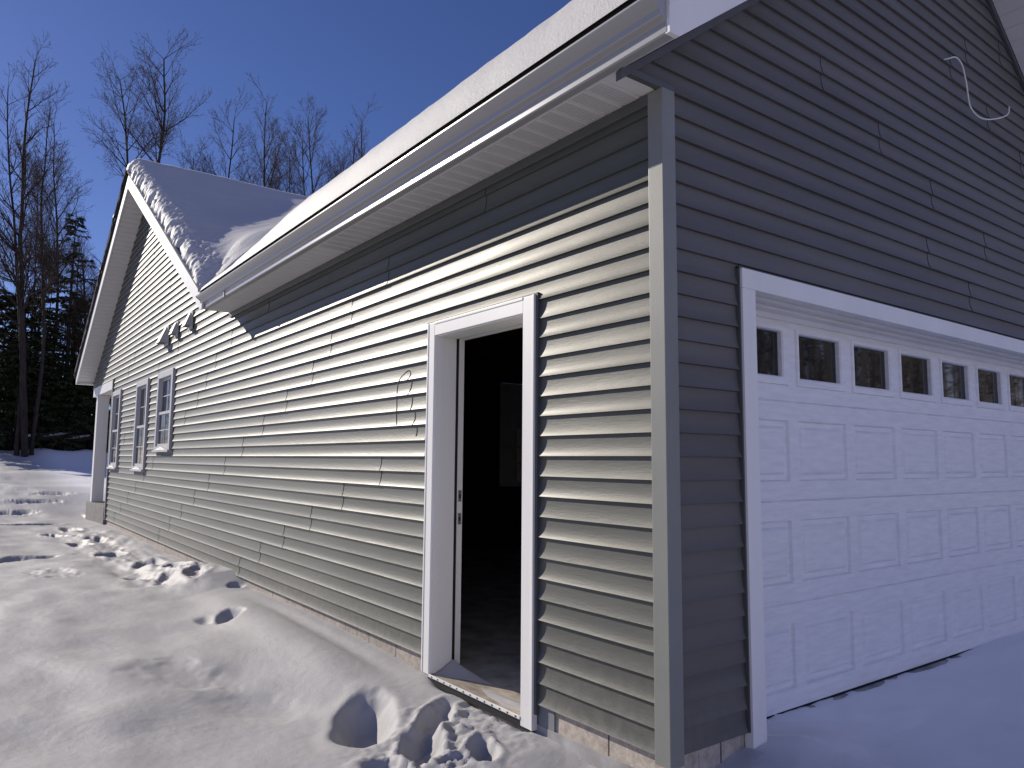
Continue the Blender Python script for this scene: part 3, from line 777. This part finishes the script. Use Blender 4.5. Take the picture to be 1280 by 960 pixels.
def ground_h(X, Y):
    far = np.interp(Y, [-80, -3, 10, 16, 22, 28, 36, 44, 60, 120, 400], [-.3, -.26, -.21, -.14, .02, .30, .75, 1.25, 1.7, 2.2, 2.6])
    dist = np.hypot(X, Y)
    far = np.where(Y < 10, far + 0.0 * X, far)
    far = far + np.where(X > 12, np.clip((X - 12) * 0.02, 0, 1.2), 0)
    cz = np.interp(Y, CY, CZ)
    dx = np.maximum(-X, 0)
    w = np.exp(-(dx / 0.62) ** 2) * np.where(Y < 19.5, 1, np.exp(-((Y - 19.5) / 3.0) ** 2))
    w = np.where((X > 0.3) & (Y < 0.2), 0.0, w)
    left = far * (1 - w) + cz * w
    left = left + 0.05 * np.exp(-((dx - 0.42) / 0.20) ** 2) * sstep(1.9, 3.0, Y) * (1 - sstep(5.0, 7.0, Y)) - 0.02 * np.exp(-((dx - 0.16) / 0.07) ** 2) * sstep(1.9, 3.0, Y) * (1 - sstep(4.0, 6.0, Y))
    # apron before the garage door
    right = -0.106 - 0.06 * sstep(-0.1, 3.0, -Y) + 0.060 * np.exp(-((X - 0.9) / 0.35) ** 2 - ((Y + 0.12) / 0.22) ** 2) + 0.022 * fbm(X * 1.3, Y * 1.3, 91, 3) + 0.010 * fbm(X * 5, Y * 4, 92, 3) + 0.02 * sstep(0.05, 0.3, fbm(X * 2.2, Y * 2.2, 93, 2)) * sstep(-1.2, 0.0, Y) * 0.6
    right = right + 0.018 * sstep(-0.35, 0.1, Y) * fbm(X * 3, Y * 3, 97, 3) - 0.016 * sstep(0.18, 0.25, Y) * sstep(1.15, 1.5, X) * (1 - sstep(3.4, 4.2, X))
    tr = sstep(-0.05, 0.55, X) * (1 - sstep(0.3, 0.4, Y))
    h = left * (1 - tr) + right * tr
    # drifts
    a = 0.5
    u = X * math.cos(a) - Y * math.sin(a) * 0.35; vv = X * math.sin(a) + Y * math.cos(a) * 0.5
    amp = sstep(0.1, 1.0, dx) * np.where(Y < 19, 1, 1)
    opn = (1 - sstep(0.0, 0.1, X) * sstep(-0.3, 0.0, Y) * (1 - sstep(18.9, 20.5, Y))) * (1 - tr * 0.85)
    h = h + opn * (0.08 + 0.92 * amp) * (0.10 * fbm(X * 0.75 + 3, Y * 0.45, 5, 2, 0.4) + 0.052 * fbm(X * 1.9 + Y * 0.8, Y * 1.1 - X * 0.5, 15, 2))
    wf = sstep(12, 26, Y) + sstep(6, 20, np.abs(X))
    h = h + np.clip(wf, 0, 1) * opn * (0.30 * fbm(X * 0.13, Y * 0.16, 45, 3, 0.45) + 0.05 * fbm(X * 0.5, Y * 0.35, 55, 2))
    # ploughed bank at the edge of the woods
    bank = np.exp(-((Y - 43 - 2.0 * vn(X * 0.2, Y * 0 + 3, 7)) / 1.6) ** 2)
    h = h + bank * (0.35 + 0.45 * fbm(X * 0.45, Y * 0.3, 61, 3))
    # footprints
    for (fx, fy, rx, ry, ro, dp, rim) in FOOT:
        ca, sa = math.cos(ro), math.sin(ro)
        lx = ((X - fx) * ca + (Y - fy) * sa) / rx; ly = (-(X - fx) * sa + (Y - fy) * ca) / ry
        rr = np.sqrt(lx * lx + ly * ly) + (0.20 if rx > 0.155 and fy < 3 else 0.50) * fbm(X * 5, Y * 4, int(abs(fx * 91 + fy * 37)), 3, 0.6)
        h = h - dp * (1 - sstep(0.35, 1.25, rr)) + rim * 0.7 * np.exp(-((rr - 1.3) / 0.3) ** 2)
    # churned band of old tracks along the wall
    tb = np.exp(-((dx - 0.5) / 0.38) ** 2) * sstep(6.2, 7.4, Y) * (1 - sstep(13.5, 16.5, Y)) * (1 - tr)
    h = h + tb * (0.13 * fbm(X * 2.6, Y * 1.0, 141, 3, 0.5) + 0.02 * np.abs(fbm(X * 9, Y * 5, 143, 2)))
    # crumbly kicked-up snow by the doorway
    for (fx, fy, r, am) in ((-0.42, 1.25, 0.42, 0.034), (-0.2, 1.55, 0.2, 0.02), (-0.7, 1.05, 0.25, 0.03), (-0.15, 7.7, 0.25, 0.03)):
        msk = np.exp(-(((X - fx) ** 2 + (Y - fy) ** 2) / r ** 2) ** 1.5)
        ch = np.abs(fbm(X * 15, Y * 15, 71, 3, 0.6)); ch2 = sstep(0.08, 0.22, vn(X * 19, Y * 19, 73)) * 0.35 + sstep(0.12, 0.26, vn(X * 33, Y * 33, 75)) * 0.22
        h = h + msk * (am * 0.9 * ch + am * ch2 - am * 0.35)
    fine = 0.004 * fbm(X * 6, Y * 4, 25, 2) + 0.0022 * fbm(X * 30, Y * 22, 28, 2)
    h = h + fine * (1 - 0.2 * tr)
    # trench right under the door sill
    h = h - 0.05 * np.exp(-((X - 0.03) / 0.06) ** 2) * sstep(0.95, 1.1, Y) * (1 - sstep(1.95, 2.15, Y))
    # nothing pokes through the floors
    ins = (X > 0.06) & (Y > 0.30) & (Y < 18.8) & (X < 11.7)
    h = np.where(ins, np.minimum(h, -0.45), h)
    return h
def grow(a, b, s0, r):
    out = [a]; s = s0
    while abs(out[-1] - a) < abs(b - a):
        out.append(out[-1] + math.copysign(s, b - a)); s *= r
    return np.array(out)
xs = np.concatenate([grow(-2.6, -900, 0.03, 1.07)[::-1], np.arange(-2.58, 0.12, 0.0165), np.arange(0.14, 2.0, 0.035), grow(2.05, 900, 0.06, 1.07)])
ys = np.concatenate([grow(-0.9, -900, 0.03, 1.07)[::-1], np.arange(-0.88, 3.2, 0.0165), np.arange(3.22, 9, 0.03), np.arange(9.05, 18, 0.06), grow(18.1, 900, 0.10, 1.022)])
X, Y = np.meshgrid(xs, ys, indexing='ij')
Z = ground_h(X, Y)
idx = np.arange(X.size).reshape(X.shape)
f = np.stack([idx[:-1, :-1].ravel(), idx[1:, :-1].ravel(), idx[1:, 1:].ravel(), idx[:-1, 1:].ravel()], -1)
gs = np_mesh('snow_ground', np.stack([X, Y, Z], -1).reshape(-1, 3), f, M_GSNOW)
tag(gs, kind='structure')
def gz(x, y):
    i = min(len(xs) - 1, max(0, int(np.searchsorted(xs, x)))); j = min(len(ys) - 1, max(0, int(np.searchsorted(ys, y))))
    return float(Z[i, j])

# small bits of snow
def snow_lump(name, pts_base, height, label, cat, group=None, seed=1):
    """wedge-like pile over a polygon: rises to 'height' at the given point"""
    mb = MB()
    apex, poly = pts_base
    rr = random.Random(seed); rings = 7
    ids = []
    for r_ in range(rings + 1):
        t = r_ / rings; row = []
        for (x, y, z) in poly:
            px = x + (apex[0] - x) * t; py = y + (apex[1] - y) * t
            row.append(mb.vert((px + rr.uniform(-.002, .002), py + rr.uniform(-.002, .002), z + height * (t ** 1.25) + rr.uniform(-.0015, .0015))))
        ids.append(row)
    n = len(poly)
    for r_ in range(rings):
        for i in range(n): mb.face(ids[r_][i], ids[r_][(i + 1) % n], ids[r_ + 1][(i + 1) % n], ids[r_ + 1][i])
    return tag(mb.build(name, M_SNOW, smooth=True), label, cat, group)
poly = [(0.02, 2.106, -.102), (0.03, 2.04, -.102), (0.07, 1.96, -.102), (0.13, 1.85, -.102), (0.20, 1.66, -.102), (0.225, 1.72, -.102), (0.228, 1.9, -.102), (0.229, 2.105, -.102), (0.12, 2.106, -.102)]
snow_lump('snow_wedge', ((0.17, 2.10), poly), 0.075, 'small wedge of snow blown into the corner of the door sill', 'snow')
poly = [(0.05, 1.10, -.102), (0.02, 1.3, -.102), (0.05, 1.5, -.102), (0.09, 1.62, -.102), (0.13, 1.6, -.102), (0.14, 1.4, -.102), (0.17, 1.2, -.102), (0.15, 1.09, -.102)]
snow_lump('ice_patch', ((0.09, 1.3), poly), 0.014, 'thin patch of icy snow on the raw wooden door sill', 'ice', seed=3)
for (a, b, c, d), lb in zip(WINS, ('snow heaped on the sill of the short window nearest the door', 'snow heaped on the sill of the middle tall window', 'snow heaped on the sill of the tall window beside the porch')):
    y0, y1 = a + 0.10, b - 0.10
    poly = [(-0.050, y0, c + .0005), (-0.052, (y0 + y1) / 2, c + .0005), (-0.050, y1, c + .0005), (-0.030, y1 + .01, c + .0005), (-0.0285, (y0 + y1) / 2, c + .0005), (-0.030, y0 - .01, c + .0005)]
    snow_lump('sill_snow', ((-0.036, (y0 + y1) / 2), poly), 0.05, lb, 'snow', 'snow heaped on window sills', seed=int(a))

# ------------------------------------------------------------------ trees
def bare_tree_meshes(seed, H, spec):
    """returns two MBs: limbs (trunk) and twigs (crown)"""
    rr = random.Random(seed); tr = MB(); cr = MB()
    up = Vector((0, 0, 1))
    def rv(): return Vector((rr.gauss(0, 1), rr.gauss(0, 1), rr.gauss(0, 1)))
    def branch(p, d, L, r, lev, start):
        n = max(3, int(L / spec['seg'][lev])) + 1
        pts = [p.copy()]; rad = [r]; q = p.copy(); dd = d.copy()
        st = L / n
        wob = spec['wob'][lev]; lift = spec['lift'][lev]
        kids = []
        for i in range(n):
            dd = (dd + rv() * wob + up * lift).normalized()
            q = q + dd * st; pts.append(q.copy())
            t = (i + 1) / n
            rad.append(max(r * (1 - 0.82 * t), spec['rmin']))
            kids.append((q.copy(), dd.copy(), t, rad[-1]))
        sides = (7, 5, 4, 3, 3)[lev]
        (tr if lev <= 1 and r > 0.03 else cr).tube(pts, rad, sides, cap=False)
        if lev >= spec['max']: return
        nk = max(1, int(spec['kids'][lev] * L)) if lev > 0 else spec['kids'][0]
        for k in range(nk):
            t = start + (1 - start) * ((k + rr.random()) / nk)
            t = min(t, 0.995)
            kq = kids[min(n - 1, int(t * n))]
            ax = rv(); perp = (ax - kq[1] * ax.dot(kq[1])).normalized()
            ang = R(rr.uniform(*spec['ang'][lev]))
            nd_ = (kq[1] * math.cos(ang) + perp * math.sin(ang)).normalized()
            if nd_.z < -0.1 and lev < 2: nd_.z *= -0.4; nd_.normalize()
            l2 = L * spec['len'][lev] * (1.15 - 0.75 * t) * rr.uniform(0.7, 1.2)
            if lev == 0: l2 = H * spec['len'][0] * (1.1 - 0.7 * (t - start) / (1 - start)) * rr.uniform(0.65, 1.15)
            branch(kq[0], nd_, l2, max(kq[3] * rr.uniform(0.45, 0.7), spec['rmin']), lev + 1, 0.15)
    for (dx, dy, lean, hs, r0) in spec['stems']:
        branch(Vector((dx, dy, -0.4)), Vector((lean[0], lean[1], 1)).normalized(), H * hs, r0, 0, spec['bare'])
    return tr, cr
SPEC = dict(seg=[1.0, 0.55, 0.4, 0.3, 0.25], wob=[0.035, 0.07, 0.10, 0.12, 0.14], lift=[0.03, 0.055, 0.05, 0.04, 0.03], rmin=0.007, max=4,
            kids=[20, 3.2, 3.6, 3.6], ang=[(22, 48), (22, 50), (22, 50), (25, 55)], len=[0.20, 0.45, 0.45, 0.5], bare=0.5, stems=[(0, 0, (0, 0), 1.0, 0.2)])
def tree_from(name, seed, H, loc, label, cat, over=None, group=None, rz=0.0):
    sp = dict(SPEC); sp.update(over or {})
    a, b = bare_tree_meshes(seed, H, sp)
    root = tag(empty(name, loc, rz), label, cat, group)
    a.build('trunk', M_BARK, root, smooth=True, fixn=False)
    b.build('crown', M_TWIG, root, smooth=True, fixn=False)
    return root
BT = 'bare trees standing behind the house'
# big tree at the left edge of the picture
tree_from('bare_tree', 11, 21.3, (0.05, 42, gz(0.05, 42)), 'tall bare many-stemmed tree at the left edge of the picture', 'tree',
          dict(stems=[(0, 0, (-0.030, 0), 1.0, 0.17), (0.3, 0.3, (0.02, 0.02), 0.9, 0.11), (-0.35, 0.2, (-0.05, 0.03), 0.93, 0.12)], bare=0.32, kids=[34, 5.4, 5.4, 4.6], rmin=0.0055, ang=[(25, 50), (18, 45), (20, 45), (25, 55)], len=[0.15, 0.50, 0.46, 0.5], lift=[0.03, 0.07, 0.05, 0.03, 0.0]))
# twin stemmed tree over the gable peak
tree_from('bare_tree', 23, 22.6, (4.75, 44, gz(4.75, 44)), 'bare twin-trunked tree rising alone right behind the gable peak', 'tree',
          dict(stems=[(0, 0, (-0.004, 0), 1.0, 0.20), (0.25, 0, (0.024, 0.0), 0.97, 0.17)], bare=0.70, kids=[20, 4.6, 5.0, 4.5], len=[0.165, 0.50, 0.44, 0.5], ang=[(32, 58), (20, 45), (20, 42), (25, 50)], lift=[0.015, 0.045, 0.05, 0.04, 0.02], rmin=0.0055))
protos = []
grp = [  # x at base, y, H, lean, seed/new, label
    (7.3, 41, 17.0, (0.12, 0.0), 3, 'bare slender tree leaning to the right, first behind the roof ridge'),
    (10.9, 45, 18.6, (0.01, 0.0), 4, 'bare multi-branched tree behind the roof, just right of the leaning tree'),
    (13.1, 42, 23.2, (-0.015, 0.0), 5, 'tallest bare tree of the cluster behind the snowy roof ridge'),
    (15.6, 43, 22.3, (-0.01, 0.0), 6, 'bare tree right of the tallest in the cluster behind the roof'),
]
for (x, y, H, ln, sd, lb) in grp:
    o = tree_from('bare_tree', sd, H, (x, y, gz(x, y)), lb, 'tree',
                  dict(stems=[(0, 0, ln, 1.0, 0.15), (0.3, 0.2, (ln[0] + 0.05, 0.03), 0.86, 0.10)], bare=0.45, kids=[26, 5.2, 5.0, 4.4], rmin=0.0055, ang=[(22, 46), (18, 42), (20, 45), (25, 55)], len=[0.18, 0.50, 0.46, 0.5]), BT)
    protos.append(o)
more = [(9.0, 47, 0.72, 1.2, 0, 'thin bare tree low behind the roof between the leaning and multi-branched trees'),
        (18.3, 46, 1.02, 2.4, 2, 'bare tree behind the roof, second from the right of the cluster'),
        (21.5, 48, 0.95, 4.0, 3, 'rightmost bare tree, half hidden behind the garage roof snow'),
        (13.9, 48, 0.95, 0.6, 1, 'bare tree between the two tallest behind the roof'),
        (16.4, 47, 1.0, 0.3, 3, 'bare tree deep in the middle of the cluster behind the roof'),
        (17.0, 45, 1.14, 5.2, 1, 'bare tree in the middle of the cluster, left of the rightmost pair'),
        (11.0, 50, 1.12, 3.9, 3, 'bare tree filling the gap behind the multi-branched tree'),
        (20.0, 45, 1.0, 1.1, 0, 'leaning bare tree at the right of the cluster by the garage roof snow'),
        (4.1, 50, 0.74, 3.3, 1, 'small bare tree between the evergreens and the gable rake'),
        (2.3, 47, 0.72, 5.0, 0, 'thin bare sapling rising through the tall evergreen'),
        (1.1, 49, 0.86, 2.0, 2, 'bare tree just right of the many-stemmed tree, behind the evergreens')]
for (x, y, s, rz, pi, lb) in more:
    c = copy_tree(protos[pi]); c.location = (x, y, gz(x, y)); c.rotation_euler = (0, 0, rz); c.scale = (s, s, s)
    tag(c, lb, 'tree', BT)

def conifer_meshes(seed, H, Rad, dens=1.0):
    rr = random.Random(seed); tr = MB(); fo = MB()
    tr.tube([(0, 0, -0.4), (0.05, 0, H * 0.35), (0, 0.05, H * 0.7), (0, 0, H)], [0.02 * H * 0.55, 0.016 * H * .5, 0.009 * H * .5, 0.01], 6)
    n = int(H * 9 * dens)
    for i in range(n):
        t = rr.random() ** 0.9; z = H * (0.07 + 0.92 * t)
        L = Rad * (1 - t) ** 0.75 * rr.uniform(0.45, 1.15) + 0.25
        az = rr.uniform(0, 2 * math.pi); el = rr.uniform(-0.25, 0.25) + 0.25 * t
        d = Vector((math.cos(az) * math.cos(el), math.sin(az) * math.cos(el), math.sin(el)))
        m = 5; q = Vector((0, 0, z)); pts = [q.copy()]
        for k in range(m):
            d = (d + Vector((0, 0, -0.07)) + Vector((rr.gauss(0, .06), rr.gauss(0, .06), rr.gauss(0, .05)))).normalized()
            q = q + d * (L / m); pts.append(q.copy())
        tr.tube(pts, [0.022, 0.018, 0.014, 0.011, 0.008, 0.005], 3, cap=False)
        ns = int((10 + L * 26) * dens)
        for s in range(ns):
            u = 0.15 + 0.87 * rr.random(); j = min(m - 1, int(u * m)); fr = u * m - j
            b = pts[j].lerp(pts[min(j + 1, m)], min(fr, 1.0))
            side = Vector((-d.y, d.x, 0)).normalized() * rr.choice((-1, 1))
            sd = (d * rr.uniform(0.2, 0.9) + side * rr.uniform(0.3, 1.0) + Vector((0, 0, rr.uniform(-0.6, 0.15)))).normalized()
            ln = rr.uniform(0.16, 0.38); w = rr.uniform(0.025, 0.06)
            nr = Vector((rr.gauss(0, .5), rr.gauss(0, .5), 1)).normalized(); wv = sd.cross(nr).normalized() * w
            e = b + sd * ln
            fo.quad(b - wv * 0.5, b + sd * ln * .5 - wv, e, b + sd * ln * .5 + wv)
    return tr, fo
CON = []
for (sd, H, Rd, de) in ((2, 14.0, 2.9, 1.05), (5, 8.0, 2.8, 1.45), (9, 5.6, 2.6, 1.9)):
    root = empty('evergreen_tree'); a, b = conifer_meshes(sd, H, Rd, de)
    a.build('trunk', M_DARKBARK, root, smooth=True, fixn=False); b.build('foliage', M_NEEDLE, root, fixn=False)
    CON.append(root)
EG = 'dark evergreens at the left edge of the woods'
con = [(1.9, 46, 1.0, 0, 'tallest dark evergreen, just left of the gable rake'),
       (3.9, 48.5, 0.80, 0, 'thin dark evergreen partly hidden by the gable rake'),
       (0.6, 48, 0.85, 0, 'dark evergreen between the many-stemmed tree and the tallest evergreen'),
       (-1.1, 46.5, 1.15, 1, 'dark bushy evergreen at the left edge behind the many-stemmed tree'),
       (0.9, 45.2, 0.92, 1, 'dense low evergreen in front of the tallest one'),
       (2.9, 45.8, 0.88, 1, 'dense low evergreen below the gable rake'),
       (-0.3, 45.0, 1.1, 2, 'squat dark evergreen at the far left of the snowbank'),
       (1.9, 44.9, 0.9, 2, 'squat dark evergreen in the middle behind the snowbank'),
       (3.5, 45.1, 1.05, 2, 'squat dark evergreen behind the porch post'),
       (-2.2, 48, 1.0, 1, 'dark evergreen at the outermost left of the woods'),
       (0.4, 51, 1.25, 1, 'dark evergreen deep in the woods behind the many-stemmed tree'),
       (2.6, 51, 1.3, 1, 'dark evergreen deep in the woods behind the tallest evergreen'),
       (4.6, 51.5, 1.25, 1, 'dark evergreen deep in the woods behind the porch'),
       (-1.3, 51.5, 1.3, 1, 'dark evergreen deep in the woods at the far left')]
for i, (x, y, s, pi, lb) in enumerate(con):
    first = not CON[pi].get('label')
    c = CON[pi] if first else copy_tree(CON[pi])
    c.location = (x, y, gz(x, y)); c.rotation_euler = (0, 0, i * 1.7); c.scale = (s, s, s)
    tag(c, lb, 'tree', EG)

# far-off woods and undergrowth: one mass each
def woods(n, region, seed, hmin, hmax):
    rr = random.Random(seed); mb = MB()
    for i in range(n):
        x, y = region(rr)
        h = rr.uniform(hmin, hmax); z = gz(x, y) - 0.3
        lx, ly = rr.gauss(0, .05) * h, rr.gauss(0, .05) * h
        r = rr.uniform(0.05, 0.17)
        mb.tube([(x, y, z), (x + lx * .4, y + ly * .4, z + h * .5), (x + lx, y + ly, z + h)], [r, r * .7, 0.02], 4, cap=False)
        for b in range(rr.randint(7, 14)):
            t = rr.uniform(0.15, 0.98); p = Vector((x + lx * t, y + ly * t, z + h * t))
            a = rr.uniform(0, 6.283); L = rr.uniform(.8, 2.8) * (1.15 - .6 * t)
            d = Vector((math.cos(a), math.sin(a), rr.uniform(.1, 1.0))).normalized()
            m_ = p + d * L * .5 + Vector((0, 0, .1)); e_ = m_ + (d + Vector((rr.gauss(0, .3), rr.gauss(0, .3), .25))).normalized() * L * .6
            mb.tube([p, m_, e_], [r * .35, r * .2, .008], 3, cap=False)
            for s in range(3):
                d2 = (d + Vector((rr.gauss(0, .7), rr.gauss(0, .7), rr.gauss(0.2, .5)))).normalized()
                mb.tube([m_, m_ + d2 * L * .5], [.014, .006], 3, cap=False)
    return mb
mb = woods(330, lambda r: (r.uniform(-5, 42), r.uniform(52, 80)), 8, 7, 14)
tag(mb.build('woodland', M_WOODS, fixn=False), 'dense leafless woods far behind the house', 'woods', kind='stuff')
mb = woods(330, lambda r: (r.uniform(20, 52), r.uniform(-34, -9)), 18, 9, 18)
tag(mb.build('woodland', M_LITWOODS, fixn=False), 'leafless woods mirrored in the garage door windows', 'woods', kind='stuff')
mb = woods(110, lambda r: (r.uniform(-70, -6), r.uniform(95, 130)), 28, 7, 13)
tag(mb.build('woodland', M_WOODS, fixn=False), 'low leafless woods far to the left', 'woods', kind='stuff')
rr = random.Random(77); mb = MB()
for i in range(1500):
    x, y = rr.uniform(-4, 5), rr.uniform(44.0, 50)
    z = gz(x, y) - .1; h = rr.uniform(.5, 2.4)
    p = Vector((x, y, z)); d = Vector((rr.gauss(0, .35), rr.gauss(0, .35), 1)).normalized()
    q = p + d * h * .5; e = q + (d + Vector((rr.gauss(0, .4), rr.gauss(0, .4), 0))).normalized() * h * .5
    mb.tube([p, q, e], [.018, .012, .005], 3, cap=False)
    for s in range(3):
        d2 = Vector((rr.gauss(0, 1), rr.gauss(0, 1), rr.gauss(.4, .6))).normalized(); mb.tube([q, q + d2 * h * .35], [.009, .004], 3, cap=False)
tag(mb.build('undergrowth', M_DARKBARK, fixn=False), 'dark brushy undergrowth along the foot of the woods', 'brush', kind='stuff')
# fallen logs with snow
for (x, y, L, az, lb) in ((1.0, 43.9, 2.4, 0.1, 'snow-capped fallen log lying before the dark woods'), (2.3, 44.2, 1.8, -0.25, 'shorter snow-capped fallen log right of the other log')):
    root = tag(empty('fallen_log', (x, y, gz(x, y) + 0.62), az), lb, 'log')
    MB().tube([(-L / 2, 0, -.1), (0, 0.05, 0), (L / 2, 0, .16)], [.16, .15, .12], 8).build('log', M_DARKBARK, root, smooth=True)
    MB().tube([(-L / 2 + .1, 0, .04), (0, 0.05, .13), (L / 2 - .1, 0, .27)], [.10, .13, .07], 8).build('snow_cap', M_SNOW, root, smooth=True)
    MB().tube([(-L / 3, 0, -1.1), (-L / 3, 0, -.05)], [.12, .1], 6).build('stump', M_DARKBARK, root)

# ------------------------------------------------------------------ light
SUN = Vector((-0.35, 0.88, 0.43)).normalized()
el = math.asin(SUN.z); az = math.atan2(SUN.x, SUN.y)
ld = bpy.data.lights.new('sun', 'SUN'); ld.energy = 5.0; ld.angle = R(0.5); ld.color = (1.0, 0.92, 0.80)
lo = bpy.data.objects.new('sun', ld); COL.objects.link(lo)
lo.rotation_euler = SUN.to_track_quat('Z', 'Y').to_euler(); lo.location = (-20, 40, 30)
w = bpy.data.worlds.new('World'); sc.world = w; w.use_nodes = True
nt = w.node_tree; bg = nt.nodes['Background']
sky = nt.nodes.new('ShaderNodeTexSky'); sky.sky_type = 'NISHITA'; sky.sun_disc = False
sky.sun_elevation = el; sky.sun_rotation = az; sky.altitude = 600; sky.air_density = 1.0; sky.dust_density = 0.25; sky.ozone_density = 2.5
tint = nt.nodes.new('ShaderNodeMix'); tint.data_type = 'RGBA'; tint.blend_type = 'MULTIPLY'; tint.inputs[0].default_value = 1.0
tint.inputs[7].default_value = (0.62, 0.68, 1.08, 1)
nt.links.new(sky.outputs['Color'], tint.inputs[6])
# lavender brightening added to the sky behind the viewer, lifting the shaded garage side
tcw = nt.nodes.new('ShaderNodeTexCoord'); spw = nt.nodes.new('ShaderNodeSeparateXYZ'); nt.links.new(tcw.outputs['Generated'], spw.inputs[0])
mrw = nt.nodes.new('ShaderNodeMapRange'); mrw.interpolation_type = 'SMOOTHSTEP'
mrw.inputs['From Min'].default_value = 0.15; mrw.inputs['From Max'].default_value = -0.55
nt.links.new(spw.outputs['Y'], mrw.inputs['Value'])
hz = nt.nodes.new('ShaderNodeMix'); hz.data_type = 'RGBA'
hz.inputs[6].default_value = (1, 1, 1, 1); hz.inputs[7].default_value = (3.75, 2.5, 1.85, 1)
nt.links.new(mrw.outputs['Result'], hz.inputs[0])
ml = nt.nodes.new('ShaderNodeMix'); ml.data_type = 'RGBA'; ml.blend_type = 'MULTIPLY'; ml.inputs[0].default_value = 1.0; ml.clamp_result = False
nt.links.new(tint.outputs[2], ml.inputs[6]); nt.links.new(hz.outputs[2], ml.inputs[7])
nt.links.new(ml.outputs[2], bg.inputs['Color']); bg.inputs['Strength'].default_value = 0.074

# ------------------------------------------------------------------ camera
cd = bpy.data.cameras.new('camera'); cam = bpy.data.objects.new('camera', cd); COL.objects.link(cam)
cd.sensor_fit = 'HORIZONTAL'; cd.sensor_width = 36.0; cd.lens = 925.27 / 1280 * 36.0; cd.clip_end = 4000; cd.clip_start = 0.05
yaw, pitch, roll = 0.6400, 0.1028, 0.0080
fw = Vector((math.sin(yaw) * math.cos(pitch), math.cos(yaw) * math.cos(pitch), math.sin(pitch)))
rt = Vector((math.cos(yaw), -math.sin(yaw), 0)); up = rt.cross(fw)
c_, s_ = math.cos(roll), math.sin(roll)
r2 = c_ * rt + s_ * up; u2 = -s_ * rt + c_ * up
mt = Matrix((r2, u2, -fw)).transposed().to_4x4(); mt.translation = Vector((-2.6737, -2.3818, 1.3455))
cam.matrix_world = mt
sc.camera = cam
sc.view_settings.view_transform = 'Standard'; sc.view_settings.look = 'None'; sc.view_settings.exposure = 0; sc.view_settings.gamma = 1
sc.render.engine = 'CYCLES'
sc.cycles.use_denoising = True
sc.cycles.max_bounces = 8; sc.cycles.diffuse_bounces = 4
